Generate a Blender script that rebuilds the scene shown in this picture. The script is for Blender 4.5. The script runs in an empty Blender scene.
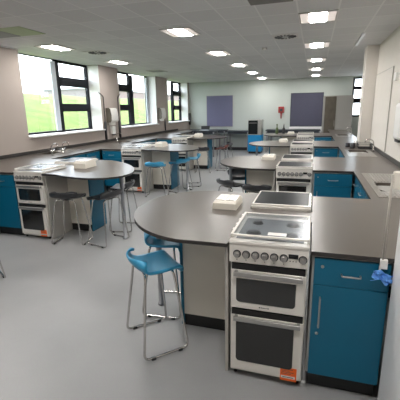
import bpy, bmesh, math, random
from mathutils import Vector, Matrix
random.seed(7)
S = bpy.context.scene
COL = S.collection
PI = math.pi

# ------------------------------------------------------------------ materials
def mat(name, col, rough=.5, metal=0, emit=None, estr=0, noise=0, nscale=20, bump=0, bscale=80, spec=.5, coat=0):
    m = bpy.data.materials.new(name); m.use_nodes = True
    nt = m.node_tree; b = nt.nodes['Principled BSDF']
    b.inputs['Base Color'].default_value = (*col, 1)
    b.inputs['Roughness'].default_value = rough
    b.inputs['Metallic'].default_value = metal
    b.inputs['Specular IOR Level'].default_value = spec
    b.inputs['Coat Weight'].default_value = coat
    if emit:
        b.inputs['Emission Color'].default_value = (*emit, 1); b.inputs['Emission Strength'].default_value = estr
    tc = nt.nodes.new('ShaderNodeTexCoord')
    if noise:
        n = nt.nodes.new('ShaderNodeTexNoise'); n.inputs['Scale'].default_value = nscale
        n.inputs['Detail'].default_value = 5
        r = nt.nodes.new('ShaderNodeValToRGB')
        r.color_ramp.elements[0].position = .3; r.color_ramp.elements[1].position = .7
        r.color_ramp.elements[0].color = (*[c*(1-noise) for c in col], 1)
        r.color_ramp.elements[1].color = (*[min(1, c*(1+noise)) for c in col], 1)
        nt.links.new(tc.outputs['Object'], n.inputs['Vector'])
        nt.links.new(n.outputs['Fac'], r.inputs['Fac']); nt.links.new(r.outputs['Color'], b.inputs['Base Color'])
    if bump:
        n = nt.nodes.new('ShaderNodeTexNoise'); n.inputs['Scale'].default_value = bscale
        bp = nt.nodes.new('ShaderNodeBump'); bp.inputs['Strength'].default_value = bump; bp.inputs['Distance'].default_value = .01
        nt.links.new(tc.outputs['Object'], n.inputs['Vector'])
        nt.links.new(n.outputs['Fac'], bp.inputs['Height']); nt.links.new(bp.outputs['Normal'], b.inputs['Normal'])
    return m

def glass_mat(name, tint, gloss, rough=.02, gcol=(1, 1, 1)):
    m = bpy.data.materials.new(name); m.use_nodes = True
    nt = m.node_tree; nt.nodes.clear()
    o = nt.nodes.new('ShaderNodeOutputMaterial'); mx = nt.nodes.new('ShaderNodeMixShader')
    t = nt.nodes.new('ShaderNodeBsdfTransparent'); t.inputs['Color'].default_value = (*tint, 1)
    g = nt.nodes.new('ShaderNodeBsdfGlossy'); g.inputs['Roughness'].default_value = rough; g.inputs['Color'].default_value = (*gcol, 1)
    mx.inputs[0].default_value = gloss
    nt.links.new(t.outputs[0], mx.inputs[1]); nt.links.new(g.outputs[0], mx.inputs[2]); nt.links.new(mx.outputs[0], o.inputs[0])
    return m

M = {}
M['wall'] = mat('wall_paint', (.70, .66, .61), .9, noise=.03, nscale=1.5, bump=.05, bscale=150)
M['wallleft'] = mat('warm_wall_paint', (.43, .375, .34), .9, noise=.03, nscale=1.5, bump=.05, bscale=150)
M['wallfar'] = mat('pale_green_white_paint', (.55, .59, .56), .9, noise=.02, nscale=1.5)
M['trim'] = mat('white_gloss_trim', (.8, .8, .8), .35)
M['skirt'] = mat('dark_skirting', (.03, .03, .035), .5)
M['top'] = mat('taupe_laminate', (.098, .083, .072), .30, noise=.05, nscale=120, spec=.5)
M['topedge'] = mat('dark_laminate_edge', (.03, .027, .025), .45)
M['teal'] = mat('teal_laminate', (.0, .125, .225), .42, noise=.03, nscale=4)
M['sky'] = mat('bright_blue_laminate', (.0, .22, .50), .45)
M['carcass'] = mat('pale_grey_carcass', (.42, .41, .39), .5)
M['cream'] = mat('cream_panel', (.78, .74, .66), .55, noise=.02, nscale=3)
M['greyp'] = mat('light_grey_panel', (.46, .44, .41), .5, noise=.02, nscale=3)
M['black'] = mat('black_plinth', (.012, .012, .013), .45)
M['dark'] = mat('dark_grey_plastic', (.035, .035, .04), .4)
M['darkseat'] = mat('charcoal_seat_plastic', (.03, .032, .036), .3, bump=.03, bscale=200)
M['blueseat'] = mat('sky_blue_seat_plastic', (.04, .32, .55), .35, bump=.03, bscale=200)
M['chrome'] = mat('chrome_tube', (.62, .6, .58), .22, 1, noise=.05, nscale=30)
M['steel'] = mat('brushed_steel', (.55, .54, .52), .32, 1, noise=.08, nscale=40)
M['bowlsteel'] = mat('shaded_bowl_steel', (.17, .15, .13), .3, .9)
M['decksteel'] = mat('drainer_steel', (.42, .40, .38), .28, 1, noise=.25, nscale=60)
M['steelleg'] = mat('grey_metal_leg', (.33, .34, .36), .4, .6)
M['enamel'] = mat('white_enamel', (.78, .75, .70), .28, coat=.2)
M['hob'] = mat('grey_enamel_hob', (.21, .215, .22), .45)
M['burner'] = mat('black_burner', (.02, .02, .022), .4)
M['ovenglass'] = mat('oven_door_glass', (.016, .016, .016), .10, spec=.9, noise=.2, nscale=5)
M['lidblack'] = mat('black_lid_glass', (.02, .022, .024), .3, spec=.04)
M['lidclear'] = glass_mat('clear_lid_glass', (.86, .88, .90), .06, .22)
M['silver'] = mat('satin_silver', (.42, .41, .40), .35, .75)
M['orange'] = mat('orange_sticker', (.95, .16, .02), .5, noise=.05, nscale=60)
M['white'] = mat('white_plastic', (.80, .79, .77), .4)
M['frame'] = mat('black_window_frame', (.005, .006, .010), .6, spec=.2)
M['paleframe'] = mat('pale_window_post', (.55, .60, .66), .4)
M['pane'] = glass_mat('window_pane', (.97, .98, .98), .03)
M['boardL'] = mat('lilac_grey_felt', (.17, .17, .27), .95, noise=.06, nscale=60)
M['boardR'] = mat('slate_felt', (.085, .085, .125), .95, noise=.08, nscale=60)
M['red'] = mat('red_plastic', (.35, .03, .03), .4)
M['brown'] = mat('dark_brown_door', (.10, .085, .065), .5, noise=.15, nscale=6)
M['greydoor'] = mat('warm_grey_door', (.34, .33, .31), .5)
M['bench'] = mat('dark_slate_bench', (.035, .042, .055), .45)
M['wood'] = mat('reddish_seat', (.16, .05, .04), .4)
M['olive'] = mat('olive_glass', (.10, .14, .06), .3)
M['gloveblue'] = mat('blue_film', (.13, .36, .85), .5, noise=.15, nscale=60)
M['palepole'] = mat('pale_grey_pole', (.45, .42, .38), .4)
M['vent'] = mat('vent_dark', (.07, .07, .07), .5)
M['darktile'] = mat('dark_ceiling_panel', (.20, .19, .18), .8, noise=.1, nscale=60)
M['grasslight'] = mat('painted_grass_light', (.42, .50, .32), .7, noise=.03, nscale=4)  # green bounce light from the grass bank, put into the colour
M['greytile'] = mat('mid_grey_panel', (.33, .34, .33), .8)
M['fix'] = mat('light_housing', (.6, .58, .56), .5)
M['softlamp'] = mat('soft_reflector', (.8, .75, .72), .5, emit=(1, .87, .80), estr=.18)
M['lamp'] = mat('lamp_diffuser', (.9, .9, .9), .5, emit=(1, .97, .93), estr=25)
M['green_led'] = mat('display', (.01, .01, .012), .2)
M['concrete'] = mat('path_slab', (.45, .44, .42), .9)
def brick_material():
    m = bpy.data.materials.new('pink_brickwork'); m.use_nodes = True; nt = m.node_tree
    b = nt.nodes['Principled BSDF']; b.inputs['Roughness'].default_value = .9
    tc = nt.nodes.new('ShaderNodeTexCoord'); br = nt.nodes.new('ShaderNodeTexBrick')
    br.inputs['Color1'].default_value = (.20, .12, .11, 1); br.inputs['Color2'].default_value = (.17, .10, .09, 1)
    br.inputs['Mortar'].default_value = (.2, .18, .18, 1); br.inputs['Scale'].default_value = 3
    nt.links.new(tc.outputs['Object'], br.inputs['Vector']); nt.links.new(br.outputs['Color'], b.inputs['Base Color'])
    return m
M['brick'] = brick_material()
def grass_material():
    m = mat('grass', (.22, .38, .08), .95)
    nt = m.node_tree; b = nt.nodes['Principled BSDF']; tc = nt.nodes.new('ShaderNodeTexCoord')
    n = nt.nodes.new('ShaderNodeTexNoise'); n.inputs['Scale'].default_value = 1.4; n.inputs['Detail'].default_value = 8
    r = nt.nodes.new('ShaderNodeValToRGB'); r.color_ramp.elements[0].position = .35; r.color_ramp.elements[1].position = .68
    r.color_ramp.elements[0].color = (.058, .10, .008, 1); r.color_ramp.elements[1].color = (.105, .15, .022, 1)
    nt.links.new(tc.outputs['Object'], n.inputs['Vector']); nt.links.new(n.outputs['Fac'], r.inputs['Fac'])
    nt.links.new(r.outputs['Color'], b.inputs['Base Color'])
    return m
M['grass'] = grass_material()
def floor_material():
    m = mat('grey_vinyl_floor', (.40, .40, .40), .33, spec=.4)
    nt = m.node_tree; b = nt.nodes['Principled BSDF']; tc = nt.nodes.new('ShaderNodeTexCoord')
    n1 = nt.nodes.new('ShaderNodeTexNoise'); n1.inputs['Scale'].default_value = 1.1; n1.inputs['Detail'].default_value = 6
    r = nt.nodes.new('ShaderNodeValToRGB'); r.color_ramp.elements[0].position = .3; r.color_ramp.elements[1].position = .7
    r.color_ramp.elements[0].color = (.32, .325, .33, 1); r.color_ramp.elements[1].color = (.39, .395, .40, 1)
    n2 = nt.nodes.new('ShaderNodeTexNoise'); n2.inputs['Scale'].default_value = 180
    mx = nt.nodes.new('ShaderNodeMixRGB'); mx.blend_type = 'OVERLAY'; mx.inputs[0].default_value = .12
    r2 = nt.nodes.new('ShaderNodeValToRGB'); r2.color_ramp.elements[0].color = (.28, .28, .28, 1); r2.color_ramp.elements[1].color = (.45, .45, .45, 1)
    nt.links.new(tc.outputs['Object'], n1.inputs['Vector']); nt.links.new(n1.outputs['Fac'], r.inputs['Fac'])
    nt.links.new(r.outputs['Color'], mx.inputs[1]); nt.links.new(tc.outputs['Object'], n2.inputs['Vector']); nt.links.new(n2.outputs['Color'], mx.inputs[2])
    nt.links.new(mx.outputs[0], b.inputs['Base Color'])
    nt.links.new(n1.outputs['Fac'], r2.inputs['Fac']); nt.links.new(r2.outputs['Color'], b.inputs['Roughness'])
    return m
M['floor'] = floor_material()
TX, TY, TX0, TY0 = .449, .538, -.2443, 4.825
def ceiling_material():
    m = mat('mineral_tile_ceiling', (.5, .5, .5), .95)
    nt = m.node_tree; b = nt.nodes['Principled BSDF']; L = nt.links.new
    tc = nt.nodes.new('ShaderNodeTexCoord'); sp = nt.nodes.new('ShaderNodeSeparateXYZ'); L(tc.outputs['Object'], sp.inputs[0])
    def mth(op, a, v=None):
        n = nt.nodes.new('ShaderNodeMath'); n.operation = op
        for i, q in enumerate((a, v)):
            if q is None: continue
            if isinstance(q, (int, float)): n.inputs[i].default_value = q
            else: L(q, n.inputs[i])
        return n.outputs[0]
    def edge(ax, size, off, wid):
        p = mth('FRACT', mth('DIVIDE', mth('SUBTRACT', ax, off - 50*size), size))
        q = mth('ABSOLUTE', mth('SUBTRACT', p, .5))
        return mth('GREATER_THAN', q, .5 - wid/size/2)
    g = mth('MAXIMUM', edge(sp.outputs[0], TX, TX0, .02), edge(sp.outputs[1], TY, TY0, .022))
    # every tile its own slight tone
    cx = mth('FLOOR', mth('DIVIDE', mth('SUBTRACT', sp.outputs[0], TX0), TX)); cy = mth('FLOOR', mth('DIVIDE', mth('SUBTRACT', sp.outputs[1], TY0), TY))
    cb = nt.nodes.new('ShaderNodeCombineXYZ'); L(cx, cb.inputs[0]); L(cy, cb.inputs[1])
    wn = nt.nodes.new('ShaderNodeTexWhiteNoise'); L(cb.outputs[0], wn.inputs['Vector'])
    r = nt.nodes.new('ShaderNodeValToRGB'); r.color_ramp.elements[0].color = (.60, .60, .60, 1); r.color_ramp.elements[1].color = (.66, .66, .66, 1)
    L(wn.outputs['Value'], r.inputs['Fac'])
    nz = nt.nodes.new('ShaderNodeTexNoise'); nz.inputs['Scale'].default_value = 60; L(tc.outputs['Object'], nz.inputs['Vector'])
    m1 = nt.nodes.new('ShaderNodeMixRGB'); m1.blend_type = 'OVERLAY'; m1.inputs[0].default_value = .2; L(r.outputs[0], m1.inputs[1]); L(nz.outputs['Color'], m1.inputs[2])
    m2 = nt.nodes.new('ShaderNodeMixRGB'); L(g, m2.inputs[0]); L(m1.outputs[0], m2.inputs[1]); m2.inputs[2].default_value = (.72, .72, .71, 1)
    L(m2.outputs[0], b.inputs['Base Color'])
    bp = nt.nodes.new('ShaderNodeBump'); bp.inputs['Strength'].default_value = .3; bp.inputs['Distance'].default_value = .004
    L(nz.outputs['Fac'], bp.inputs['Height']); L(bp.outputs[0], b.inputs['Normal'])
    return m
M['ceiling'] = ceiling_material()

# ------------------------------------------------------------------ mesh helpers
class MB:
    def __init__(s): s.v = []; s.f = []; s.m = []; s.sm = []
    def add(s, vs, fs, mi=0, smooth=False):
        o = len(s.v); s.v += [tuple(v) for v in vs]
        for f in fs: s.f.append([o+i for i in f]); s.m.append(mi); s.sm.append(smooth)
        return s
    def box(s, x0, x1, y0, y1, z0, z1, mi=0, bev=0):
        if x0 > x1: x0, x1 = x1, x0
        if y0 > y1: y0, y1 = y1, y0
        if bev <= 0:
            vs = [(x, y, z) for x in (x0, x1) for y in (y0, y1) for z in (z0, z1)]
            return s.add(vs, [(0, 1, 3, 2), (4, 6, 7, 5), (0, 4, 5, 1), (2, 3, 7, 6), (0, 2, 6, 4), (1, 5, 7, 3)], mi)
        bm = bmesh.new(); bmesh.ops.create_cube(bm, size=1)
        for v in bm.verts:
            v.co = Vector(((x0+x1)/2+v.co.x*(x1-x0), (y0+y1)/2+v.co.y*(y1-y0), (z0+z1)/2+v.co.z*(z1-z0)))
        b = min(bev, .49*min(x1-x0, y1-y0, z1-z0))
        bmesh.ops.bevel(bm, geom=list(bm.edges), offset=b, segments=3, profile=.5, affect='EDGES')
        bm.verts.index_update()
        s.add([v.co[:] for v in bm.verts], [[v.index for v in f.verts] for f in bm.faces], mi, False)
        bm.free(); return s
    def prism(s, pts, z0, z1, mi_top=0, mi_side=None):
        n = len(pts); a = sum(pts[i][0]*pts[(i+1) % n][1]-pts[(i+1) % n][0]*pts[i][1] for i in range(n))
        if a < 0: pts = pts[::-1]
        vs = [(x, y, z0) for x, y in pts]+[(x, y, z1) for x, y in pts]
        s.add(vs, [list(range(n))[::-1], list(range(n, 2*n))], mi_top)
        return s.add(vs, [(i, (i+1) % n, n+(i+1) % n, n+i) for i in range(n)], mi_top if mi_side is None else mi_side)
    def tube(s, pts, r, n=10, mi=0, fillet=0, cap=True):
        P = [Vector(p) for p in pts]
        if fillet:
            Q = [P[0]]
            for i in range(1, len(P)-1):
                a, b, c = P[i-1], P[i], P[i+1]
                d1 = (a-b); d2 = (c-b); l = min(fillet, d1.length*.45, d2.length*.45)
                p1 = b+d1.normalized()*l; p2 = b+d2.normalized()*l
                for k in range(7):
                    t = k/6; Q.append(p1*(1-t)**2+b*2*t*(1-t)+p2*t*t)
            Q.append(P[-1]); P = Q
        rs = r if isinstance(r, (list, tuple)) else [r]*len(P)
        up = None; rings = []
        for i, p in enumerate(P):
            t = (P[min(i+1, len(P)-1)]-P[max(i-1, 0)]).normalized()
            if up is None:
                up = t.cross(Vector((0, 0, 1)))
                if up.length < .1: up = t.cross(Vector((0, 1, 0)))
                up.normalize()
            up = (up-t*up.dot(t)).normalized(); w = t.cross(up)
            rings.append([p+(up*math.cos(2*PI*k/n)+w*math.sin(2*PI*k/n))*rs[i] for k in range(n)])
        vs = [v for rg in rings for v in rg]
        fs = [(i*n+k, i*n+(k+1) % n, (i+1)*n+(k+1) % n, (i+1)*n+k) for i in range(len(P)-1) for k in range(n)]
        s.add(vs, fs, mi, True)
        if cap: s.add(rings[0], [list(range(n))[::-1]], mi); s.add(rings[-1], [list(range(n))], mi)
        return s
    def lathe(s, prof, c=(0, 0, 0), n=20, axis='z', mi=0, smooth=True):
        vs = []
        for r, h in prof:
            for k in range(n):
                a = 2*PI*k/n; x, y = r*math.cos(a), r*math.sin(a)
                vs.append((c[0]+x, c[1]+y, c[2]+h) if axis == 'z' else (c[0]+x, c[1]+h, c[2]-y) if axis == 'y' else (c[0]+h, c[1]+x, c[2]+y))
        fs = [(i*n+k, i*n+(k+1) % n, (i+1)*n+(k+1) % n, (i+1)*n+k) for i in range(len(prof)-1) for k in range(n)]
        s.add(vs, fs, mi, smooth); s.add(vs, [list(range(n))[::-1], list(range((len(prof)-1)*n, len(prof)*n))], mi)
        return s
    def build(s, name, mats, parent=None, **k):
        me = bpy.data.meshes.new(name); me.from_pydata(s.v, [], s.f); me.update()
        if not isinstance(mats, (list, tuple)): mats = [mats]
        for q in mats: me.materials.append(M[q] if isinstance(q, str) else q)
        for p, mi, sm in zip(me.polygons, s.m, s.sm): p.material_index = mi; p.use_smooth = sm
        bm = bmesh.new(); bm.from_mesh(me); bmesh.ops.remove_doubles(bm, verts=bm.verts, dist=1e-5)
        bmesh.ops.recalc_face_normals(bm, faces=bm.faces); bm.to_mesh(me); bm.free()
        o = bpy.data.objects.new(name, me); COL.objects.link(o)
        if parent: o.parent = parent
        for a, b in k.items(): o[a] = b
        return o

def tag(o, label, cat, group=None):
    o['label'] = label; o['category'] = cat
    if group: o['group'] = group
    elif 'group' in o: del o['group']
    return o
def thing(name, loc, label, cat, group=None, rz=0):
    o = bpy.data.objects.new(name, None); o.empty_display_size = .1; COL.objects.link(o)
    o.location = loc; o.rotation_euler = (0, 0, rz)
    return tag(o, label, cat, group)
def structure(o): o['kind'] = 'structure'; return o
def copy_tree(o, loc, rz, label, group=None, seatmat=None, skip=()):
    c = o.copy(); COL.objects.link(c); c.location = loc; c.rotation_euler = (0, 0, rz)
    c['label'] = label
    if group: c['group'] = group
    elif 'group' in c: del c['group']
    def rec(src, dst):
        for ch in [q for q in bpy.data.objects if q.parent == src]:
            if ch.name.split('.')[0] in skip: continue
            d = ch.copy(); COL.objects.link(d); d.parent = dst; rec(ch, d)
    rec(o, c)
    return c

# ------------------------------------------------------------------ room shell
XL, XR, YF, YB, ZC = -5.04, 1.08, 14.78, -2.0, 2.75
XRF, YCORN = 2.1, 8.0
XO = XL-.42
structure(MB().box(XO, XRF+.2, YB-.2, YF+.2, -.12, 0).build('floor', 'floor'))
structure(MB().box(XO, XRF+.2, YB-.2, YF+.2, ZC, ZC+.15).build('ceiling', 'ceiling'))
WIN = [(5.5, 8.02), (8.95, 11.38), (12.4, 14.58)]
SZ = 1.22; WT = 2.75
w = MB(); y = YB
for a, b in WIN:
    w.box(XO, XL, y, a, 0, ZC); w.box(XO, XL, a, b, 0, SZ-.02); y = b
w.box(XO, XL, y, YF, 0, ZC)
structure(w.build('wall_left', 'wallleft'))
fwx0, fwx1, fwz0, fwz1 = 1.30, 1.95, 1.29, 2.70
w = MB(); w.box(XL-.42, fwx0, YF, YF+.2, 0, ZC); w.box(fwx1, XRF+.2, YF, YF+.2, 0, ZC)
w.box(fwx0, fwx1, YF, YF+.2, 0, fwz0); w.box(fwx0, fwx1, YF, YF+.2, fwz1, ZC)
structure(w.build('wall_far', 'wallfar'))
structure(MB().box(XR, XR+.2, YB, YCORN-.02, 0, ZC).build('wall_right', 'wall'))
structure(MB().box(XRF, XRF+.2, YCORN, YF, 0, ZC).box(XR, XRF+.2, YCORN-.02, YCORN+.15, 0, ZC).build('wall_right_alcove', 'wall'))
structure(MB().box(XO, XRF+.2, YB-.2, YB, 0, ZC).build('wall_back', 'wall'))
structure(MB().box(.875, XR-.002, 7.70, YCORN+.12, 0, ZC-.002).build('wall_pillar', 'wall'))
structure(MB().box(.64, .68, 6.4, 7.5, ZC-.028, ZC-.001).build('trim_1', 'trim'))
structure(MB().box(XL+.001, -2.45, YF-.02, YF-.001, 0, .12).build('baseboard_far', 'skirt'))
structure(MB().box(XL+.001, XL+.02, YB+.01, 3.65, 0, .12).build('baseboard_left', 'skirt'))
structure(MB().box(XR-.02, XR-.001, YB+.01, 1.9, 0, .12).build('baseboard_right', 'skirt'))
# ceiling edge angle along the window wall and the far wall
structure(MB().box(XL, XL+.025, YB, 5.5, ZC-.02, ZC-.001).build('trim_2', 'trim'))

def window(n, a, b, posts, tri, fixed, pale=()):
    root = structure(bpy.data.objects.new('window_%d' % n, None)); COL.objects.link(root); root.location = (XL-.34, a, SZ)
    H = WT-SZ; W = b-a; F = MB(); t = .05; X0, X1 = -.04, .04
    F.box(X0, X1, 0, W, 0, .05); F.box(X0, X1, tri[0]-a-.1, tri[1]-a+.03, H-.05, H-.003); F.box(X0, X1, 0, W, H-.012, H-.003); F.box(X0, X1, 0, .05, 0, H-.003); F.box(X0, X1, W-.05, W-.001, 0, H-.003)
    for p0, p1 in posts: F.box(X0, X1, p0-a, p1-a, .05, H-.05)
    t0, t1 = tri[0]-a, tri[1]-a
    for z0, z1 in ((.45, .62), (1.0, 1.19)): F.box(X0, X1+.01, t0, t1, z0, z1)
    F.build('window_frame', 'frame', root)
    for q0, q1 in pale: MB().box(X1, X1+.03, q0-a, q1-a, .05, H-.05).build('window_post', 'paleframe', root)
    for z0, z1 in ((.05, .45), (.62, 1.0), (1.19, H-.05)):
        MB().box(-.006, .006, t0+.001, t1-.001, z0+.001, z1-.001).build('window_pane', 'pane', root)
    MB().box(-.006, .006, fixed[0]-a, fixed[1]-a, .051, H-.013).build('window_pane', 'pane', root)
    MB().box(.045, .34, W-.012, W-.001, .013, H-.004).build('window_reveal', 'trim', root)
    MB().box(.04, .42, -.0+.003, W-.003, -.02, .012, bev=.004).build('window_sill', 'trim', root)
    return root
window(1, *WIN[0], [(6.80, 6.95)], (6.95, 7.97), (5.55, 6.80), [(6.66, 6.80)])
window(2, *WIN[1], [(10.10, 10.34)], (9.0, 10.10), (10.34, 11.33), [(11.22, 11.33)])
window(3, *WIN[2], [(13.62, 13.78), ], (13.78, 14.53), (12.45, 13.62))
r = structure(bpy.data.objects.new('window_4', None)); COL.objects.link(r); r.location = (fwx0, YF+.1, fwz0)
W, H = fwx1-fwx0, fwz1-fwz0; F = MB()
F.box(0.001, W-.001, -.04, .04, 0.001, .08); F.box(0.001, W-.001, -.04, .04, H-.06, H-.001); F.box(0.001, .07, -.04, .04, 0, H-.001); F.box(W-.07, W-.001, -.04, .04, 0, H-.001)
F.box(.07, W-.07, -.04, .04, .50, .68); F.box(.07, W-.07, -.04, .04, .98, 1.1)
F.build('window_frame', 'frame', r)
MB().box(.07, W-.07, -.006, .006, .08, H-.06).build('window_pane', 'pane', r)

# wall panel on the right wall
p = thing('wall_panel', (XR, 6.12, .965), 'tall cream panel fixed flat to the right wall beside the boxed pillar', 'panel')
MB().box(-.012, -.001, .012, 1.555, .012, 1.243, bev=.002).build('board', 'wall', p)
q = MB(); q.box(-.016, -.001, 0, .012, 0, 1.255); q.box(-.016, -.001, 1.555, 1.567, 0, 1.255); q.box(-.016, -.001, .012, 1.555, 0, .012); q.box(-.016, -.001, .012, 1.555, 1.243, 1.255)
q.build('edge_strip', 'palepole', p)

# ------------------------------------------------------------------ outside
g = MB(); prof = [(XO-.02, .25), (-6.2, .45), (-7.5, .95), (-9.5, 1.6), (-12, 2.28), (-14, 2.62), (-15.5, 2.66), (-24, 2.6), (-45, 2.4)]
ys = [-6+i*2.2 for i in range(38)]
vs = []; rr = random.Random(3)
for yy in ys:
    for i, (x, z) in enumerate(prof): vs.append((x, yy, z+(rr.uniform(-.05, .05) if 1 < i < 8 else 0)))
n = len(prof)
fs = [(j*n+i, j*n+i+1, (j+1)*n+i+1, (j+1)*n+i) for j in range(len(ys)-1) for i in range(n-1)]
g.add(vs, fs, 0, True)
o = g.build('grass_bank', 'grass'); tag(o, 'bright green grass bank rising outside the left windows', 'grass'); o['kind'] = 'stuff'
bd = thing('brick_building', (-22, 46, 2.72), 'distant pink brick building on top of the grass bank outside', 'building')
MB().box(-6, 0, -12.5, 18, 0, 1.28).build('wall', 'brick', bd)
MB().box(-6.2, .2, -12.7, 18.2, 1.28, 1.42).build('roof', 'paleframe', bd)

# ------------------------------------------------------------------ worktops
def plate(rects, z0, z1, name, label):
    """continuous slab from non-overlapping rectangles; only outer sides get an edge face"""
    xs = sorted({round(v, 4) for q in rects for v in q[:2]}); ys = sorted({round(v, 4) for q in rects for v in q[2:]})
    def ins(i, j):
        if not (0 <= i < len(xs)-1 and 0 <= j < len(ys)-1): return False
        x, y = (xs[i]+xs[i+1])/2, (ys[j]+ys[j+1])/2
        return any(a < x < b and c < y < d for a, b, c, d in rects)
    m = MB()
    for i in range(len(xs)-1):
        for j in range(len(ys)-1):
            if not ins(i, j): continue
            a, b, c, d = xs[i], xs[i+1], ys[j], ys[j+1]
            m.add([(a, c, z1), (b, c, z1), (b, d, z1), (a, d, z1)], [(0, 1, 2, 3)], 0)
            m.add([(a, c, z0), (b, c, z0), (b, d, z0), (a, d, z0)], [(3, 2, 1, 0)], 0)
            for (di, dj, p, q) in ((-1, 0, (a, d), (a, c)), (1, 0, (b, c), (b, d)), (0, -1, (a, c), (b, c)), (0, 1, (b, d), (a, d))):
                if not ins(i+di, j+dj): m.add([(*p, z0), (*q, z0), (*q, z1), (*p, z1)], [(0, 1, 2, 3)], 1)
    return tag(m.build(name, ['top', 'topedge']), label, 'worktop')

CW = .442                       # cooker width
RX0 = -.427; RX1 = RX0+CW       # right islands
LX0 = -3.728; LX1 = LX0+CW      # left islands
RY = [1.913, 4.628, 7.581, 10.471]
LY = [3.712, 6.542, 9.35]
DP = 1.29; ZT0, ZT1 = .876, .90
XRUN = .495; XRW = 1.06
LRUN = -4.20; LRW = XL+.02
XRE = XR-.012
RSINK = [(.565, .95, 3.28, 4.50), (.56, .97, 6.02, 7.05), (.6, .98, 10.15, 11.2)]
LSINK = [(-4.95, -4.55, 5.45, 6.4), (-4.80, -4.38, 7.95, 8.9)]
def run_rects(x0, x1, y0, y1, sinks):
    out = []; y = y0
    for a, b, c, d in sinks:
        c += .02; d -= .02; a += .02; b -= .02
        out += [(x0, x1, y, c), (x0, a, c, d), (b, x1, c, d)]; y = d
    out.append((x0, x1, y, y1)); return out
rects = run_rects(XRUN, XRE, 1.90, 13.4, RSINK)
rects = [q for q in rects]
rects[0] = (XRUN, XRE, RY[0]-.012, rects[0][3])
rects.append((.43, XRUN, RY[0]-.012, RY[0]+DP))
for i, y in enumerate(RY):
    rects.append((RX1+.012, .43 if i == 0 else XRUN, y-.012, y+DP))
    rects.append((RX0-.012, RX1+.012, y+.515, y+DP-.515))
plate(rects, ZT0, ZT1, 'worktop', 'long taupe worktop along the right wall with arms out to the cookers')
rects = run_rects(LRW, LRUN, 1.5, 13.3, LSINK)
for y in LY:
    rects.append((LRUN, LX0-.008, y-.012, y+DP)); rects.append((LX0-.008, LX1+.012, y+.515, y+DP-.515))
plate(rects, ZT0, ZT1, 'worktop', 'long taupe worktop along the window wall with arms to the cookers')
o = MB().box(LRW-.018, LRW-.002, 1.5, 13.3, .90, .96).build('worktop_upstand', 'topedge'); tag(o, 'narrow dark upstand strip behind the worktop under the windows', 'upstand')
o = MB().box(XRE-.004, XRE+.010, 1.91, 7.69, .90, .96).build('worktop_upstand', 'topedge'); tag(o, 'narrow dark upstand strip behind the right worktop', 'upstand')

# ------------------------------------------------------------------ base cabinets
def cabinet_mesh(w, root, d=.56, drawer=True, door_handle_left=True, two=False):
    MB().box(0, w, .02, d, .12, .874).build('body', 'carcass', root)
    MB().box(.01, w-.01, .06, d-.01, .002, .12).build('plinth', 'black', root)
    def bar(m, p, q, off=.03):
        p = Vector(p); q = Vector(q); dd = (q-p).normalized()*.012
        o = Vector((0, -off, 0))
        m.tube([p+dd, p+dd+o, q-dd+o, q-dd], .0048, 8, fillet=.01)
    zt = .858; zd = .70 if drawer else zt
    if drawer:
        dr = MB().box(.012, w-.004, 0, .02, zd+.004, zt, bev=.0015).build('drawer', 'teal', root)
        h = MB(); bar(h, (w*.36, 0, (zd+zt)/2), (w*.66, 0, (zd+zt)/2)); h.build('handle', 'silver', dr)
        MB().lathe([(.009, 0), (.009, -.004), (.006, -.006)], (.055, 0, zt-.045), 12, 'y').build('lock', 'silver', dr)
    nd = 2 if two else 1
    for k in range(nd):
        a = .012+(w-.016)*k/nd; b = .012+(w-.016)*(k+1)/nd-.002
        do = MB().box(a, b, 0, .02, .125, zd, bev=.0015).build('door', 'teal', root)
        hx = a+.04 if (door_handle_left or k == 1) else b-.04
        h = MB(); bar(h, (hx, 0, zd-.26), (hx, 0, zd-.06)); h.build('handle', 'silver', do)
        MB().lathe([(.009, 0), (.009, -.004), (.006, -.006)], (hx-.005, 0, zd-.30), 12, 'y').build('lock', 'silver', do)
cab0 = thing('base_cabinet', (RX1+.02, RY[0], 0), 'teal base cabinet with drawer and door, nearest, right of the big cooker', 'cabinet')
cabinet_mesh(.393, cab0)
cabA = thing('base_cabinet', (RX1+.02, RY[1], 0), 'teal base cabinet right of the second cooker in the right row', 'cabinet', 'x')
cabinet_mesh(.455, cabA); del cabA['group']
names = {2: 'teal base cabinet right of the third cooker in the right row', 3: 'teal base cabinet right of the farthest cooker of the right row'}
for i in (2, 3): copy_tree(cabA, (RX1+.02, RY[i], 0), 0, names[i])
for i, y in enumerate(RY[:3]):
    copy_tree(cabA if i else cab0, (RX1+.02+(.455 if i else .393), y+DP-.012, 0), PI, 'teal base cabinet facing the far wall on the back of the %s right-hand island' % ('nearest', 'second', 'third')[i])
lw = .452
cabL = thing('base_cabinet', (LRUN+.01, LY[0], 0), 'teal base cabinet left of the nearest cooker on the window side', 'cabinet')
cabinet_mesh(lw, cabL)
copy_tree(cabL, (LRUN+.01, LY[1], 0), 0, 'teal base cabinet left of the middle cooker on the window side')
copy_tree(cabL, (LRUN+.01, LY[2], 0), 0, 'teal base cabinet left of the farthest cooker on the window side')
for i, y in enumerate(LY):
    copy_tree(cabL, (LRUN+.01+lw, y+DP-.012, 0), PI, 'teal base cabinet facing the far wall on the back of the %s window-side island' % ('nearest', 'middle', 'farthest')[i])
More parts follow.
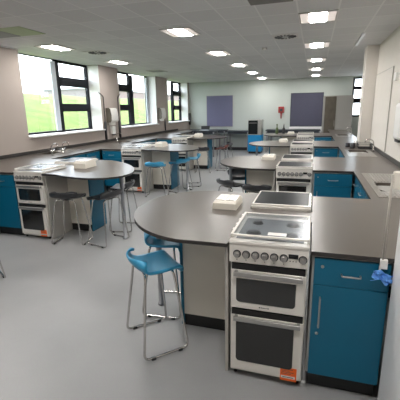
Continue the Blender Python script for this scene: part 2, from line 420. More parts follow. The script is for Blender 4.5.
# run cabinets between the arms: right run faces -X, left run faces +X
segR = [(RY[0]+DP, RY[1]), (RY[1]+DP, RY[2]), (RY[2]+DP, RY[3])]
segL = [(LY[0]+DP, LY[1]), (LY[1]+DP, LY[2])]
first = {}
ordn = ('nearest', 'middle', 'farther')
def run_cabs(segs, side):
    for i, (a, b) in enumerate(segs):
        n = 3; wd = (b-a-.03)/n
        for k in range(n):
            if side == 'R': loc = (XRUN+.02, b-.015-k*wd, 0); rz = -PI/2
            else: loc = (LRUN-.02, a+.015+k*wd, 0); rz = PI/2
            key = (side, i)
            kk = (2-k) if side == 'R' else k
            lab = '%s teal cabinet of three under the %s run in the %s gap between islands' % (('nearest', 'middle', 'farthest')[kk], 'right' if side == 'R' else 'window', ('first', 'second', 'third')[i])
            if key not in first:
                c = thing('base_cabinet', loc, lab, 'cabinet', rz=rz); cabinet_mesh(wd-.004, c, d=.50); first[key] = c
            else: copy_tree(first[key], loc, rz, lab)
run_cabs(segR, 'R'); run_cabs(segL, 'L')
for k in range(3): copy_tree(first[('L', 0)], (LRUN-.02, 1.56+k*.70, 0), PI/2, 'teal cabinet under the window worktop, left of the picture edge', 'cabinets left of the picture')

# ------------------------------------------------------------------ cookers
def build_cooker(loc, label, clear=True, sticker=True, rz=0):
    c = thing('cooker', loc, label, 'cooker', rz=rz); w = CW; d = .50
    b = MB(); b.box(.003, w-.003, .02, d, .035, .885, bev=.004); b.build('body', 'enamel', c)
    for x in (.03, w-.03):
        for y in (.05, d-.05): MB().lathe([(.013, .002), (.013, .04)], (x, y, 0), 10).build('foot', 'black', c)
    # hob
    h = MB(); h.box(-.004, w+.004, -.008, d, .884, .902, bev=.004); hb = h.build('hob', 'enamel', c)
    MB().box(.03, w-.03, .045, d-.055, .9015, .9045).build('hob_plate', 'hob', hb)
    for x, y, r in ((.115, .15, .037), (.34, .15, .030), (.115, .345, .028), (.34, .345, .036)) if clear else ():
        MB().lathe([(r*1.25, .9045), (r*1.2, .908), (r, .909), (r*.98, .916), (r*.3, .918)], (x, y, 0), 20).build('burner', 'burner', hb)
    # lid
    lz = .932 if clear else .914
    l = MB(); l.box(0, .016, .02, d-.01, lz-.022, lz+.003, bev=.003); l.box(w-.012, w, .02, d-.01, lz-.022, lz+.003, bev=.003)
    l.box(.016, w-.012, d-.03, d-.01, lz-.022, lz+.003, bev=.003); l.box(.016, w-.012, .012, .03, lz-.006, lz+.003, bev=.002)
    for y in (.10, .20, .30, .40): l.box(-.006, .002, y, y+.035, lz-.015, lz+.004, bev=.002)
    lf = l.build('lid_frame', 'enamel', c)
    MB().box(.0165, w-.0125, .0305, d-.0305, lz-.004, lz).build('lid_glass', 'lidclear' if clear else 'lidblack', lf)
    if clear: MB().box(.21, .315, .05, .10, lz+.0005, lz+.0012).build('lid_label', 'white', lf)
    # control panel
    p = MB(); p.add([(0, -.006, .775), (w, -.006, .775), (w, .0, .885), (0, .0, .885), (0, .03, .775), (w, .03, .775), (w, .03, .885), (0, .03, .885)],
                    [(0, 1, 2, 3), (5, 4, 7, 6), (4, 0, 3, 7), (1, 5, 6, 2), (3, 2, 6, 7), (4, 5, 1, 0)])
    cp = p.build('control_panel', 'enamel', c)
    for x in (.045, .098, .151, .204, .257, .310, .418-.005):
        k = MB(); r = .018 if x < .4 else .018
        k.lathe([(.0235, -.003), (.0235, -.006)], (x, 0, .825), 18, 'y', 1); k.lathe([(r, -.006), (r*.9, -.026), (r*.75, -.029)], (x, 0, .825), 18, 'y')
        k.box(x-.003, x+.003, -.034, -.026, .825-.014, .825+.014); k.build('knob', ['silver', 'dark'], cp)
    MB().box(.335, .388, -.009, -.003, .828, .852).build('display', 'green_led', cp)
    q = MB()
    for i in range(3): q.lathe([(.003, -.004), (.003, -.008)], (.345+i*.016, 0, .812), 8, 'y')
    for x in (.045, .098, .151, .204, .257, .310): q.box(x-.003, x+.003, -.0075, -.004, .790, .794)
    q.build('panel_marks', 'dark', cp)
    # doors
    for (z0, z1, g0, g1, hz) in ((.484, .762, .525, .675, .712), (.06, .470, .125, .395, .425)):
        D = MB(); D.box(.008, w-.008, -.004, .02, z0, z1-.035, bev=.003); dr = D.build('oven_door', 'enamel', c)
        MB().box(.012, w-.012, .002, .019, z1-.036, z1).build('vent_gap', 'black', dr)
        G = MB(); gx0, gx1 = .042, w-.058; pts = []
        rr_ = .022
        for cx, cz, a0 in ((gx1-rr_, g1-.004, 0), (gx0+rr_, g1-.004, 90), (gx0+rr_, g0+rr_, 180), (gx1-rr_, g0+rr_, 270)):
            if a0 < 180: pts.append((gx1 if a0 == 0 else gx0, g1))
            else:
                for k in range(6): t = math.radians(a0+k*18); pts.append((cx+rr_*math.cos(t), cz+rr_*math.sin(t)))
        n = len(pts)
        G.add([(x, -.007, z) for x, z in pts], [list(range(n))]); G.add([(x, -.007, z) for x, z in pts]+[(x, -.003, z) for x, z in pts], [(i, (i+1) % n, n+(i+1) % n, n+i) for i in range(n)])
        G.build('door_glass', 'ovenglass', dr)
        Hh = MB(); Hh.box(.03, w-.022, -.038, -.024, hz-.014, hz+.014, bev=.004)
        for x in (.034, w-.045): Hh.box(x, x+.02, -.026, -.003, hz-.013, hz+.013, bev=.003)
        Hh.build('handle', 'silver', dr)
    mk = MB()
    for i, x in enumerate((.190, .197, .204, .211, .218, .225, .232)): mk.box(x, x+.0045, -.0048, -.0038, .500, .5065 if i else .509)
    mk.lathe([(.0045, -.0048), (.0045, -.0038)], (.182, 0, .5035), 10, 'y')
    mk.build('logo_mark', 'dark', c)
    if sticker:
        s = MB().box(.316, .412, -.0055, -.0042, .045, .135).build('sticker', 'orange', c, label='orange square sticker')
        MB().box(.321, .404, -.0062, -.0054, .062, .079).build('sticker_band', 'white', s)
        t = MB()
        for z, x1 in ((.122, .39), (.112, .37), (.102, .395), (.092, .38)): t.box(.324, x1, -.0062, -.0054, z, z+.003)
        t.box(.33, .395, -.0068, -.0061, .068, .072)
        t.build('sticker_print', 'brown', s)
    c.scale = (1, 1, 1.018)
    return c
ck0 = build_cooker((RX0, RY[0], 0), 'nearest white double-oven cooker with orange sticker, glass lid over four burners', clear=True)
ckp = build_cooker((RX0, RY[1], 0), 'white double-oven cooker second from the front in the right-hand row', clear=False, sticker=False)
copy_tree(ckp, (RX0, RY[2], 0), 0, 'white double-oven cooker third from the front in the right-hand row')
copy_tree(ckp, (RX0, RY[3], 0), 0, 'white double-oven cooker farthest away in the right-hand row')
for i, y in enumerate(RY): copy_tree(ckp, (RX1, y+DP, 0), PI, 'cooker with closed black glass lid backing onto the %s right-hand cooker' % ('nearest', 'second', 'third', 'farthest')[i])
ckl = build_cooker((LX0, LY[0], 0), 'white double-oven cooker with orange sticker nearest on the window side', clear=True)
copy_tree(ckl, (LX0, LY[1], 0), 0, 'white double-oven cooker with orange sticker in the middle island on the window side')
copy_tree(ckp, (LX0, LY[2], 0), 0, 'white double-oven cooker in the farthest island on the window side')
for i, y in enumerate(LY): copy_tree(ckp, (LX1, y+DP, 0), PI, 'cooker with closed black glass lid backing onto the %s window-side cooker' % ('nearest', 'middle', 'farthest')[i])

# ------------------------------------------------------------------ round-ended tables
def island_table(side, i, xj, y0, semi, k, cx, leg, label, pw=.445, pd=.86):
    """side -1: table runs to -X from joint xj; +1: to +X.  k skews the rounded end"""
    root = thing('island_table', (xj, y0, 0), label, 'table')
    R = (DP+.03)/2; cyl = y0+DP/2
    pts = [(xj, y0-.014), ]
    N = 28
    for j in range(N+1):
        t = -PI/2+PI*j/N
        pts.append((cx+side*semi*math.cos(t), cyl+R*math.sin(t)+k*semi*math.cos(t)))
    pts.append((xj, y0+DP))
    P = [(x-xj, y-y0) for x, y in pts]
    m = MB().prism(P, ZT0, ZT1-.0005, 0, 1); m.build('table_top', ['top', 'topedge'], root)
    s = side
    # side panel beside the cookers
    MB().box(s*.004, s*.022, .03, DP-.03, .002, ZT0-.001).build('side_panel', 'greyp', root)
    a, b = s*.022, s*pw
    MB().box(a, b, .44, pd, .105, ZT0-.001).build('support_panel', 'cream', root)
    MB().box(b, b+s*.02, .425, pd+.015, .02, ZT0-.001).build('end_panel', 'teal', root)
    MB().box(a, b, .45, pd-.01, .002, .105).build('plinth', 'black', root)
    lx, ly = leg[0]-xj, leg[1]-y0
    MB().lathe([(.032, .002), (.032, .014), (.024, .016), (.024, ZT0-.012), (.05, ZT0-.008), (.05, ZT0-.001)], (lx, ly, 0), 18).build('leg', 'steelleg', root)
    return root
J = RX0-.012
island_table(-1, 0, J, RY[0], .57, .16, -.75, (-1.19, 2.60), 'nearest round-ended taupe table beside the big cooker')
island_table(-1, 1, J, RY[1], .60, .12, -.72, (-1.17, 5.30), 'round-ended taupe table of the second right-hand island')
island_table(-1, 2, J, RY[2], .62, .0, -.76, (-1.2, 8.2), 'round-ended taupe table of the third right-hand island')
island_table(-1, 3, J, RY[3], .68, .0, -.76, (-1.2, 11.1), 'round-ended taupe table of the farthest right-hand island')
J = LX1+.012
island_table(1, 0, J, LY[0], .90, -.50, -3.05, (-2.32, 4.02), 'large round-ended taupe table nearest on the window side', .37, .76)
island_table(1, 1, J, LY[1], .82, -.45, -3.0, (-2.45, 6.95), 'round-ended taupe table of the middle window-side island')
island_table(1, 2, J, LY[2], .68, -.10, -3.0, (-2.5, 9.9), 'round-ended taupe table of the farthest window-side island')

# ------------------------------------------------------------------ socket pedestals
def pedestal(loc, label, rz=0):
    r = thing('socket_pedestal', loc, label, 'socket', rz=rz); w, d = .19, .27
    m = MB(); m.add([(0, 0, 0), (w, 0, 0), (w, d, 0), (0, d, 0), (.004, .006, .045), (w-.004, .006, .045), (w-.004, d-.006, .045), (.004, d-.006, .045),
                     (.012, .03, .062), (w-.012, .03, .062), (w-.012, d-.03, .062), (.012, d-.03, .062)],
                    [(3, 2, 1, 0), (0, 1, 5, 4), (1, 2, 6, 5), (2, 3, 7, 6), (3, 0, 4, 7), (4, 5, 9, 8), (5, 6, 10, 9), (6, 7, 11, 10), (7, 4, 8, 11), (8, 9, 10, 11)])
    m.build('housing', 'cream', r)
    for x in (.016, .100):
        s = MB().box(x, x+.074, .04, d-.04, .0618, .068, bev=.002).build('socket_plate', 'enamel', r)
        q = MB()
        for yy in (.07, .16):
            q.box(x+.034, x+.040, yy, yy+.01, .0675, .0688); q.box(x+.022, x+.028, yy-.016, yy-.008, .0675, .0688); q.box(x+.046, x+.052, yy-.016, yy-.008, .0675, .0688)
        q.build('socket_pins', 'dark', s)
        MB().box(x+.028, x+.046, d-.075, d-.058, .0678, .0705).build('switch', 'white', s)
    return r
pp = pedestal((-.72, 2.60, ZT1), 'white socket box on the nearest round-ended table')
P2 = [((-.72, 5.42), 'white socket box on the second right-hand table'), ((-.74, 8.45), 'white socket box on the third right-hand table'),
      ((-.73, 11.15), 'white socket box on the farthest right-hand table'), ((-3.13, 4.16), 'white socket box on the nearest window-side table'),
      ((-3.2, 7.03), 'white socket box on the middle window-side table'), ((-3.24, 9.85), 'white socket box on the farthest window-side table')]
for (x, y), l in P2:
    q = copy_tree(pp, (x, y, ZT1), 0, l)
    if x < -3: q.scale = (1, 1, 1.5)

# ------------------------------------------------------------------ stools
def stool(loc, rz, label, seat, group=None):
    r = thing('stool', loc, label, 'stool', rz=rz)
    nu, nv = 17, 21; top = []; bot = []
    SH = .615
    # profile: front lip -> flat -> rising low back
    prof = [(.163, -.055), (.168, -.03), (.160, -.006), (.14, .002), (.10, .0), (.05, -.004), (0, -.007), (-.05, -.006), (-.09, -.001), (-.12, .012), (-.14, .032), (-.150, .050), (-.158, .068), (-.163, .082)]
    def P(u, t):
        i = t*(len(prof)-1); a = int(min(i, len(prof)-2)); f = i-a
        y = prof[a][0]*(1-f)+prof[a+1][0]*f; z = prof[a][1]*(1-f)+prof[a+1][1]*f
        wd = .168 if t < .55 else .168+.012*math.sin((t-.55)/.45*PI)
        if t < .12: wd *= .90+.10*math.sqrt(t/.12)
        if t > .86: wd *= 1-.22*((t-.86)/.14)**2
        x = u*wd
        if t > .55: y += .075*(abs(u)**2.2)*((t-.55)/.45)       # back wraps forward at the sides
        if t > .8: z -= .03*abs(u)**3*((t-.8)/.2)
        z += .010*u*u*(1 if t < .6 else 1)
        return Vector((x, y, SH+z))
    G = [[P(-1+2*i/(nu-1), j/(nv-1)) for i in range(nu)] for j in range(nv)]
    N = []
    for j in range(nv):
        row = []
        for i in range(nu):
            a = G[j][min(i+1, nu-1)]-G[j][max(i-1, 0)]; b = G[min(j+1, nv-1)][i]-G[max(j-1, 0)][i]
            nn = a.cross(b).normalized()
            row.append(nn if nn.length > 0 else Vector((0, 0, 1)))
        N.append(row)
    sgn = 1 if N[nv//2][nu//2].z > 0 else -1
    T = [G[j][i] for j in range(nv) for i in range(nu)]; B = [G[j][i]-N[j][i]*sgn*.016 for j in range(nv) for i in range(nu)]
    m = MB(); q = nu*nv
    fs = [(j*nu+i, j*nu+i+1, (j+1)*nu+i+1, (j+1)*nu+i) for j in range(nv-1) for i in range(nu-1)]
    m.add(T+B, fs+[tuple(q+k for k in f[::-1]) for f in fs] +
          [(j*nu, (j+1)*nu, q+(j+1)*nu, q+j*nu) for j in range(nv-1)]+[(j*nu+nu-1, (j+1)*nu+nu-1, q+(j+1)*nu+nu-1, q+j*nu+nu-1) for j in range(nv-1)] +
          [(i, i+1, q+i+1, q+i) for i in range(nu-1)]+[((nv-1)*nu+i, (nv-1)*nu+i+1, q+(nv-1)*nu+i+1, q+(nv-1)*nu+i) for i in range(nu-1)], 0, True)
    m.build('seat', seat, r)
    rt = .0085
    for s in (-1, 1):
        t = MB().tube([(s*.03, .09, SH-.026), (s*.125, .10, SH-.028), (s*.205, .165, .013), (s*.205, -.165, .013), (s*.130, -.10, SH-.026), (s*.03, -.09, SH-.024)], rt, 10, fillet=.045)
        leg = t.build('leg_frame', 'chrome', r)
        for y in (-.10, .10): MB().box(s*.205-.012, s*.205+.012, y-.016, y+.016, .001, .018, bev=.003).build('glide', 'black', leg)
    MB().tube([(-.0, .09, SH-.026), (0, -.09, SH-.026)], .007, 8).tube([(-.04, .09, SH-.026), (.04, .09, SH-.026)], .008, 8).tube([(-.04, -.09, SH-.026), (.04, -.09, SH-.026)], .008, 8).build('seat_bracket', 'dark', r)
    return r
D = math.radians
sb = stool((-1.03, 2.13, 0), D(-45), 'blue-seated chrome stool pulled out in front of the nearest round table', 'blueseat')
copy_tree(sb, (-1.12, 2.60, 0), D(-85), 'blue-seated stool tucked under the nearest round table')
copy_tree(sb, (-2.90, 6.38, 0), D(10), 'left one of the blue stools at the middle window-side table')
copy_tree(sb, (-2.60, 6.92, 0), D(60), 'right one of the blue stools at the middle window-side table')
copy_tree(sb, (-2.52, 7.55, 0), D(110), 'blue stool behind the two others at the middle window-side table')
sd = stool((-2.94, 3.74, 0), D(10), 'dark-seated stool nearest the cooker at the first window-side table', 'darkseat')
for x, y, a, l in ((-2.47, 3.86, 75, 'dark-seated stool in the middle of three at the first window-side table'),
                   (-2.54, 4.42, 100, 'dark-seated stool behind the leg of the first window-side table'),
                   (-1.08, 4.92, -35, 'dark-seated stool left, under the second right-hand table'),
                   (-.66, 4.68, 0, 'dark-seated stool right, under the second right-hand table'),
                   (-1.10, 5.66, 200, 'dark-seated stool at the far side of the second right-hand table'),
                   (-2.80, 9.22, 10, 'dark-seated stool in front of the farthest window-side table'),
                   (-3.17, 2.52, 60, 'stool cut off by the left edge of the picture, only chrome legs showing')):
    copy_tree(sd, (x, y, 0), D(a), l)
sr = stool((-2.38, 9.75, 0), D(90), 'reddish-brown stool at the round end of the farthest window-side table', 'wood')
copy_tree(sd, (-2.45, 10.5, 0), D(130), 'dark-seated stool behind the farthest window-side table')

# ------------------------------------------------------------------ sinks and taps
def sink(a, b, c, d, bowl, label):
    r = thing('sink', (a, c, ZT1), label, 'sink'); W, L = b-a, d-c; b0, b1 = bowl
    m = MB(); e = .02
    bx0, bx1 = .055, W-.06
    z = .004
    for q in ((0, W, 0, b0), (0, W, b1, L), (0, bx0, b0, b1), (bx1, W, b0, b1)): m.box(*q, .0005, z)
    rd = MB()
    for (s0, s1) in ((.03, b0-.04), (b1+.04, L-.03)):
        if s1-s0 < .1: continue
        n = int((bx1-bx0)/.03)
        for k in range(n): x = bx0+.01+k*.03; rd.box(x, x+.012, s0, s1, z-.0005, z+.004, bev=.0015)
    m.v, m.f, m.m, m.sm, o_ = m.v+rd.v, m.f+[[i+len(m.v) for i in q] for q in rd.f], m.m+rd.m, m.sm+rd.sm, 0
    m.build('drainer', 'decksteel', r)
    bw = MB(); n = 28; rings = []
    for (sc, zz) in ((1, z-.001), (1, -.01), (.95, -.11), (.8, -.135), (.15, -.14)):
        ring = []
        for k in range(n):
            t = 2*PI*k/n; cc, ss = math.cos(t), math.sin(t); p = .45
            ring.append(((bx0+bx1)/2+(bx1-bx0)/2*sc*math.copysign(abs(cc)**p, cc), (b0+b1)/2+(b1-b0)/2*sc*math.copysign(abs(ss)**p, ss), zz))
        rings += ring
    bw.add(rings, [(i*n+k, i*n+(k+1) % n, (i+1)*n+(k+1) % n, (i+1)*n+k) for i in range(4) for k in range(n)], 0, True)
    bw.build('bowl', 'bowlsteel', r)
    return r
def tap(x, y, out, label):
    r = thing('tap', (x, y, ZT1+.004), label, 'tap')
    MB().lathe([(.022, 0), (.022, .008), (.012, .02), (.011, .09)], (0, 0, 0), 16).tube([(0, 0, .08), (0, 0, .17), (out*.06, 0, .21), (out*.13, 0, .20), (out*.14, 0, .15)], .0085, 10, fillet=.05).build('spout', 'chrome', r)
    for s in (-1, 1):
        MB().tube([(0, 0, .06), (0, s*.05, .075), (0, s*.08, .10)], .007, 8, fillet=.02).build('lever', 'chrome', r)
    return r
sink(*RSINK[0], (.24, .66), 'stainless steel sink with ribbed drainer nearest on the right worktop')
sink(*RSINK[1], (.50, .92), 'stainless steel sink in front of the cream wall panel')
sink(*RSINK[2], (.45, .90), 'stainless steel sink beyond the boxed pillar')
sink(*LSINK[0], (.05, .45), 'stainless steel sink under the nearest window')
sink(*LSINK[1], (.05, .45), 'stainless steel sink below the paper towel holder')
tap(1.005, 3.73, -1, 'chrome tap at the nearest right-hand sink'); tap(1.005, 6.80, -1, 'chrome tap in front of the cream wall panel')
tap(1.01, 10.8, -1, 'chrome tap beyond the boxed pillar'); tap(-4.50, 5.42, 1, 'chrome tap nearer the room at the sink under the first window')
tap(-4.50, 5.72, 1, 'chrome tap farther from the camera at the sink under the first window'); tap(-4.86, 8.35, 1, 'chrome tap below the paper towel holder')

# clutter by the second right-hand sink
def caddy(x, y, label):
    r = thing('dish_rack', (x, y, ZT1+.0045), label, 'rack')
    m = MB()
    for z in (.01, .09): m.tube([(-.12, -.16, z), (.12, -.16, z), (.12, .16, z), (-.12, .16, z), (-.12, -.16, z)], .004, 6)
    for k in range(7): yy = -.16+k*.32/6; m.tube([(-.12, yy, .09), (-.12, yy, .01), (.12, yy, .01), (.12, yy, .09)], .003, 6)
    m.build('wire_frame', 'dark', r)
    MB().box(-.10, .10, -.14, .14, 0, .008).build('tray', 'dark', r)
    return r
caddy(.93, 7.30, 'dark wire dish rack beside the sink in front of the pillar')
for i, (x, y, h, rr_) in enumerate(((.72, 7.28, .10, .045), (.66, 7.5, .08, .05), (.80, 7.52, .12, .04))):
    o = MB().lathe([(rr_*.8, .001), (rr_, .01), (rr_, h), (rr_*.9, h), (rr_*.85, .02), (0.002, .018)], (0, 0, 0), 18).build('storage_pot', ['dark', 'dark', 'steel'][i]); o.location = (x, y, ZT1)
    tag(o, ['small dark pot beside the dish rack', 'dark pot at the front corner near the pillar', 'taller steel pot between dish rack and pillar'][i], 'pot')

# ------------------------------------------------------------------ appliance, pole, blue film at the right edge
a = thing('fridge', (.425, 1.30, 0), 'plain white upright appliance cut off by the right edge of the picture', 'fridge')
M['bright_white'] = mat('bright_white_enamel', (.88, .88, .88), .35)
MB().box(.045, .60, 0, .583, .03, 1.165, bev=.02).build('body', 'bright_white', a)
MB().box(0, .04, 0, .583, .05, 1.165, bev=.012).build('door', 'bright_white', a)
MB().box(.06, .58, .02, .56, .002, .03).build('plinth', 'black', a)
MB().tube([(.001, .06, .7), (-.03, .06, .7), (-.03, .06, 1.0), (.001, .06, 1.0)], .008, 8, fillet=.02).build('handle', 'silver', a)
p = thing('clamp_pole', (.372, 1.895, .86), 'slim pale pole clamped to the worktop edge beside the white appliance', 'pole')
MB().tube([(.002, -.012, .03), (.004, -.012, .475)], .0055, 10).build('pole', 'palepole', p)
MB().box(-.008, .026, -.02, .003, -.012, .038, bev=.003).box(-.010, -.002, -.02, .003, -.03, -.002, bev=.002).build('clamp', 'white', p)
MB().box(.008, .065, -.024, .012, .405, .49, bev=.006).build('box', 'cream', p)
g = MB(); R_ = random.Random(5); nu = 12; vs = []; 
for j in range(nu):
    for i in range(nu):
        u, v = i/(nu-1), j/(nu-1); rad = 1-.25*abs(math.sin(5*u+3*v))
        vs.append(((u-.5)*.105*rad+.012*math.sin(9*v), -.012-.022*abs(math.sin(7*u+4*v))-R_.uniform(0, .006), (v-.5)*.062*rad+.014*math.sin(6*u)))
fs = [(j*nu+i, j*nu+i+1, (j+1)*nu+i+1, (j+1)*nu+i) for j in range(nu-1) for i in range(nu-1)]
q = len(vs); g.add(vs+[(x, y+.006, z) for x, y, z in vs], fs+[tuple(q+k for k in f[::-1]) for f in fs] +
                   [(i, i+1, q+i+1, q+i) for i in range(nu-1)]+[((nu-1)*nu+i, (nu-1)*nu+i+1, q+(nu-1)*nu+i+1, q+(nu-1)*nu+i) for i in range(nu-1)] +
                   [(j*nu, (j+1)*nu, q+(j+1)*nu, q+j*nu) for j in range(nu-1)]+[(j*nu+nu-1, (j+1)*nu+nu-1, q+(j+1)*nu+nu-1, q+j*nu+nu-1) for j in range(nu-1)])
o = g.build('plastic_film', 'gloveblue'); o.location = (.378, 1.896, .806); tag(o, 'crumpled blue plastic scrap stuck to the white appliance beside the drawer', 'plastic film')

# ------------------------------------------------------------------ wall fittings
def dispenser(y, z0, h, w, label):
    r = thing('towel_dispenser', (XL, y, z0), label, 'dispenser')
    pts = [(.002, 0), (.12, 0), (.15, .05), (.155, h*.5), (.13, h*.92), (.09, h), (.002, h)]
    m = MB(); n = len(pts)
    vs = [(x, -w/2+.012, z) for x, z in pts]+[(x, w/2, z) for x, z in pts]
    m.add(vs, [list(range(n)), list(range(n, 2*n))[::-1]]+[(i, (i+1) % n, n+(i+1) % n, n+i) for i in range(n)])
    m.build('cover', 'white', r)
    vs = [(x*.99, -w/2, z) for x, z in pts]+[(x*.99, -w/2+.0115, z) for x, z in pts]
    MB().add(vs, [list(range(n)), list(range(n, 2*n))[::-1]]+[(i, (i+1) % n, n+(i+1) % n, n+i) for i in range(n)]).build('side_cover', 'brown', r)
    MB().box(.03, .10, -w*.3, w*.3, -.07, 0).build('paper', 'white', r)
    return r
dispenser(8.38, 1.38, .36, .34, 'white paper towel holder on the wall between the first two windows')
dispenser(11.62, 1.38, .36, .36, 'white paper towel holder on the wall between the second and third windows')
def soap(y, z, label, nm='soap_dispenser'):
    r = thing(nm, (XL, y, z), label, 'dispenser')
    MB().box(.002, .09, -.07, .07, 0, .2, bev=.015).build('body', 'white', r); MB().box(.03, .10, -.04, .04, -.03, .0, bev=.006).build('push_bar', 'dark', r)
soap(8.42, 1.08, 'small white soap dispenser below the nearest paper towel holder')
def winder(y, dy, label):
    r = thing('window_winder', (XL+.03, y, .965), label, 'winder')
    MB().tube([(0, 0, .0), (0, 0, .42)], .032, 10).tube([(.0, 0, .42), (0, 0, .46)], [.032, .012], 10).build('gear_handle', 'dark', r)
    MB().tube([(0, 0, .45), (0, 0, 1.05), (-.015, dy, 1.14)], .011, 8, fillet=.03).build('rod', 'dark', r)
    return r
winder(8.10, -.16, 'thin dark rod on black gear beside the first window, left of the paper towel holder')
winder(8.80, .16, 'thin dark rod on black gear beside the second window, right of the paper towel holder')
o = MB().tube([(0, 0, 0), (0, 0, .30)], .024, 10).tube([(0, 0, .30), (0, 0, .36)], [.024, .008], 10).build('window_winder', 'dark'); o.location = (XL+.03, 12.0, .965); tag(o, 'short black winding gear on the wall left of the third window', 'winder')
o = MB().box(.002, .07, -.06, .06, 0, .48, bev=.01).build('cable_box', 'dark'); o.location = (XL, 14.68, 1.05); tag(o, 'tall black box in the far left corner by the third window', 'box')
# right wall dispenser
r = thing('towel_dispenser', (XR, 5.12, 1.24), 'large white rounded dispenser on the right wall at the picture edge', 'dispenser')
MB().box(-.085, -.002, -.16, .17, 0, .45, bev=.035).build('cover', 'white', r); MB().box(-.07, -.02, -.10, .10, -.03, .012).build('outlet', 'dark', r)
o = MB().box(-.035, -.001, -.055, .055, 0, .11, bev=.006).build('wall_switch', 'white'); o.location = (XR, 5.85, 2.0); tag(o, 'small square white box high on the right wall beside the cream panel', 'switch')

# noticeboards
def board(x0, x1, z0, z1, m_, label, rail):
    r = thing('noticeboard', (x0, YF, z0), label, 'noticeboard'); W, H = x1-x0, z1-z0
    MB().box(.02, W-.02, -.022, -.002, .02, H-.02).build('felt', m_, r)
    f = MB(); f.box(0, W, -.028, -.002, 0, .02); f.box(0, W, -.028, -.002, H-.02, H); f.box(0, .02, -.028, -.002, .02, H-.02); f.box(W-.02, W, -.028, -.002, .02, H-.02)
    f.build('frame', 'silver' if not rail else 'bench', r)
    if rail: MB().box(-.02, W+.04, -.03, -.002, -.26, -.002).build('white_rail', 'trim', r)
board(-4.29, -3.16, .95, 2.21, 'boardL', 'lilac-grey noticeboard on the far wall at left', False)
board(-.89, .31, .95, 2.21, 'boardR', 'dark slate noticeboard on the far wall beside the tall cupboard', True)
# red wall unit
r = thing('fire_point', (-1.24, YF, 1.5), 'small red unit with hanging tail on the far wall left of the dark noticeboard', 'fire point')
MB().box(-.11, .11, -.08, -.002, -.02, .22, bev=.02).build('case', 'red', r); MB().box(-.05, .05, -.085, -.079, .04, .14).build('sign', 'dark', r)
MB().tube([(0, -.03, -.02), (.005, -.03, -.24)], [.035, .018], 10).build('tail', 'red', r)
# tall cupboard
r = thing('tall_cupboard', (.30, 13.8, 0), 'tall grey cupboard with dark brown left door against the far wall', 'cupboard')
MB().box(0, .97, .02, .93, .0, 2.05).build('body', 'greydoor', r)
MB().box(.05, .42, -.0, .02, .05, 2.02, bev=.003).build('door', 'brown', r, label='dark brown door'); MB().box(.425, .965, -.0, .02, .05, 2.02, bev=.003).build('door', 'greydoor', r)
MB().tube([(.39, 0, 1.0), (.39, -.03, 1.0), (.39, -.03, 1.2), (.39, 0, 1.2)], .006, 8, fillet=.01).build('handle', 'silver', r)
# oven tower
r = thing('oven_housing', (-2.34, 13.6, 0), 'bright blue low cabinet carrying a built-in oven near the far wall', 'cabinet')
MB().box(0, .50, .02, .58, .08, .70).build('body', 'sky', r); MB().box(.005, .495, 0, .02, .10, .69, bev=.003).build('door', 'sky', r); MB().box(.02, .48, .05, .56, .002, .08).build('plinth', 'black', r)
r = thing('built_in_oven', (-2.34, 13.6, .702), 'black-fronted steel oven on the bright blue cabinet', 'oven')
MB().box(0, .50, .02, .55, 0, .56).build('case', 'steel', r); MB().box(.01, .36, 0, .02, .03, .53, bev=.004).build('door', 'lidblack', r); MB().box(.365, .495, 0, .02, .03, .53, bev=.004).build('control_panel', 'steel', r)
MB().tube([(.05, 0, .44), (.05, -.03, .44), (.32, -.03, .44), (.32, 0, .44)], .007, 8, fillet=.01).build('handle', 'silver', r)
# far benches
def bench(x0, x1, y0, y1, z, label):
    r = thing('bench_table', (x0, y0, 0), label, 'table'); W, L = x1-x0, y1-y0
    MB().box(0, W, 0, L, z-.035, z, bev=.003).build('table_top', 'bench', r)
    MB().box(.05, W-.05, .05, L-.05, z-.12, z-.036).build('apron', 'bench', r)
    for x in (.02, W-.06):
        for y in (.02, L-.06): MB().box(x, x+.04, y, y+.04, .002, z-.036).build('leg', 'steelleg', r)
bench(-3.30, -2.40, 14.1, 14.72, .82, 'dark topped bench on the far wall left of the bright blue cabinet')
bench(-4.98, -3.34, 14.1, 14.72, .86, 'dark topped bench under the lilac noticeboard')
bench(-4.15, -3.32, 12.35, 12.95, .93, 'high dark desk standing out from the bench under the lilac noticeboard')
bench(-1.75, .26, 14.1, 14.72, .86, 'dark topped bench under the dark slate noticeboard')
r = thing('laptop', (-3.75, 12.6, .932), 'small pale laptop on the high dark desk', 'laptop')
MB().box(-.16, .16, -.11, .11, 0, .018, bev=.004).build('keyboard_base', 'paleframe', r); MB().add([(-.16, .11, .018), (.16, .11, .018), (.16, .16, .15), (-.16, .16, .15), (-.16, .122, .018), (.16, .122, .018), (.16, .17, .15), (-.16, .17, .15)], [(0, 1, 2, 3), (5, 4, 7, 6), (0, 3, 7, 4), (1, 5, 6, 2), (3, 2, 6, 7), (0, 4, 5, 1)]).build('screen', 'dark', r)
# bottles on the farthest right table
for i, (x, y) in enumerate(((-1.06, 11.35), (-.86, 11.40))):
    r = thing('bottle', (x, y, ZT1), ['left of two slim dark bottles on the farthest right-hand table', 'right of two slim dark bottles on the farthest right-hand table'][i], 'bottle')
    MB().lathe([(.04, .001), (.045, .01), (.045, .14), (.018, .19), (.016, .25)], (0, 0, 0), 16).build('glass_body', ['olive', 'dark'][i], r)
    MB().lathe([(.024, .25), (.024, .29), (.01, .295)], (0, 0, 0), 12).build('cap', ['olive', 'silver'][i], r)

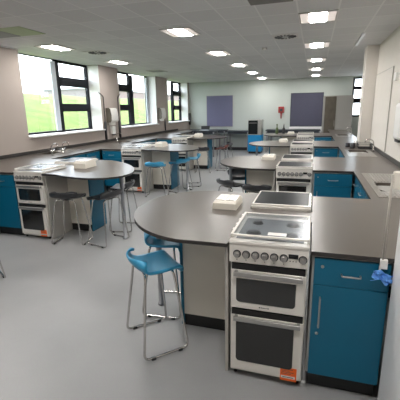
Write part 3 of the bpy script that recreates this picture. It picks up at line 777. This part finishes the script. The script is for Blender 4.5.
# ------------------------------------------------------------------ ceiling fittings
def light(x0, yc, label):
    r = thing('ceiling_light', (x0, yc-TY/2, ZC), label, 'light')
    f = MB(); e = .018; W, L = TX, TY
    f.box(0, W, 0, e, -.014, -.001); f.box(0, W, L-e, L, -.014, -.001); f.box(0, e, e, L-e, -.014, -.001); f.box(W-e, W, e, L-e, -.014, -.001)
    f.build('frame', 'fix', r)
    MB().box(e, .125, e, L-e, -.008, -.002).build('reflector', 'softlamp', r); MB().box(W-.125, W-e, e, L-e, -.008, -.002).build('reflector', 'softlamp', r)
    MB().box(.125, W-.125, e, L-e, -.012, -.002).build('diffuser', 'lamp', r)
    return r
L0 = light(TX0, 5.094, 'nearest visible ceiling light of the right-hand row')
ordn = ['nearest visible', 'second', 'third', 'fourth', 'fifth', 'sixth']
for k in range(1, 5): copy_tree(L0, (TX0, 5.094+2.151*k-TY/2, ZC), 0, '%s ceiling light of the right-hand row, counted from the camera' % ordn[k])
XC = TX0-4*TX+TX*0-.0; XC = TX0-4*TX
for k in range(0, 5): copy_tree(L0, (XC-.09, 5.28+2.151*k-TY/2, ZC), 0, '%s ceiling light of the middle row, counted from the camera' % ordn[k])
for k in range(0, 2): copy_tree(L0, (-4.58, 5.65+2.151*k-TY/2, ZC), 0, '%s ceiling light of the row beside the windows, counted from the camera' % ordn[k])
off = copy_tree(L0, (-4.58, 5.65+4.302-TY/2, ZC), 0, 'unlit ceiling light, third in the row beside the windows')
for q in [c for c in bpy.data.objects if c.parent == off]:
    if q.name.startswith(('diffuser', 'reflector')):
        q.data = q.data.copy(); q.data.materials.clear(); q.data.materials.append(M['greytile'])
for j, (x, y) in enumerate(((TX0, 2.943), (TX0, .792), (XC-.09, 3.129), (XC-.09, .978), (-4.58, 3.5), (-4.58, 1.35))):
    copy_tree(L0, (x, y-TY/2, ZC), 0, 'ceiling light above the camera side of the room, out of the picture', 'lights out of the picture')
def vent(x, y, label):
    r = thing('ceiling_vent', (x, y, ZC), label, 'vent')
    MB().box(-.20, .20, -.22, .22, -.006, -.001).build('plate', 'fix', r)
    m = MB()
    for k in range(16):
        a = 2*PI*k/16; c, s = math.cos(a), math.sin(a); c2, s2 = math.cos(a+.35), math.sin(a+.35)
        p = [(c*.06, s*.06), (c2*.17, s2*.17), (math.cos(a+.5)*.17, math.sin(a+.5)*.17), (math.cos(a+.2)*.06, math.sin(a+.2)*.06)]
        m.prism(p, -.012, -.006)
    m.build('swirl_blades', 'vent', r)
vent(-.50, 6.24, 'round swirl vent left of the right-hand row of lights'); vent(-4.02, 6.42, 'swirl vent in the ceiling near the windows')
o = MB().box(-.225, .225, -.26, .26, -.006, -.001).build('ceiling_panel_or_painted_light', 'darktile'); o.location = (-.50, 4.02, ZC); tag(o, 'dark grey ceiling panel at the top edge of the picture', 'panel')
o = MB().box(-.21, .21, -.25, .25, -.006, -.001).build('ceiling_panel_or_painted_light', 'grasslight'); o.location = (-3.94, 4.40, ZC); tag(o, 'green light from the grass, painted as a ceiling panel near the windows', 'panel')  # tinted sheet painting the green light the grass throws on the ceiling
o = MB().box(-.21, .21, -.25, .25, -.006, -.001).build('ceiling_panel_or_painted_light', 'greytile'); o.location = (-4.38, 4.40, ZC); tag(o, 'mid grey ceiling panel left of the painted green light', 'panel')
for x, y, l in ((-.95, 7.2, 'small round smoke detector between the light rows'),):
    o = MB().lathe([(.05, -.001), (.05, -.02), (.035, -.035)], (0, 0, 0), 20).build('smoke_detector', 'fix'); o.location = (x, y, ZC); tag(o, l, 'detector')

# ------------------------------------------------------------------ world and camera
wd = bpy.data.worlds.new('overcast'); S.world = wd; wd.use_nodes = True
bg = wd.node_tree.nodes['Background']; bg.inputs[0].default_value = (.86, .93, 1.0, 1); bg.inputs[1].default_value = 3.4
f, pit, yaw, rol, Hc = 358.06, .2465, .3049, -.0188, 1.6514
rv = Vector((math.cos(yaw), math.sin(yaw), 0)); fw = Vector((-math.sin(yaw)*math.cos(pit), math.cos(yaw)*math.cos(pit), -math.sin(pit))); up = rv.cross(fw)
c, s = math.cos(rol), math.sin(rol)
Xc = rv*c+up*s; Yc = -rv*s+up*c; Zc = -fw
cam = bpy.data.cameras.new('camera'); co = bpy.data.objects.new('camera', cam); COL.objects.link(co)
co.matrix_world = Matrix(((Xc.x, Yc.x, Zc.x, 0), (Xc.y, Yc.y, Zc.y, 0), (Xc.z, Yc.z, Zc.z, Hc), (0, 0, 0, 1)))
cam.sensor_width = 36; cam.sensor_fit = 'HORIZONTAL'; cam.lens = f*36/400; cam.clip_start = .02; cam.clip_end = 300
S.camera = co
S.view_settings.view_transform = 'Standard'; S.view_settings.look = 'None'; S.view_settings.gamma = 1; S.view_settings.exposure = 1.35
S.view_settings.use_curve_mapping = False
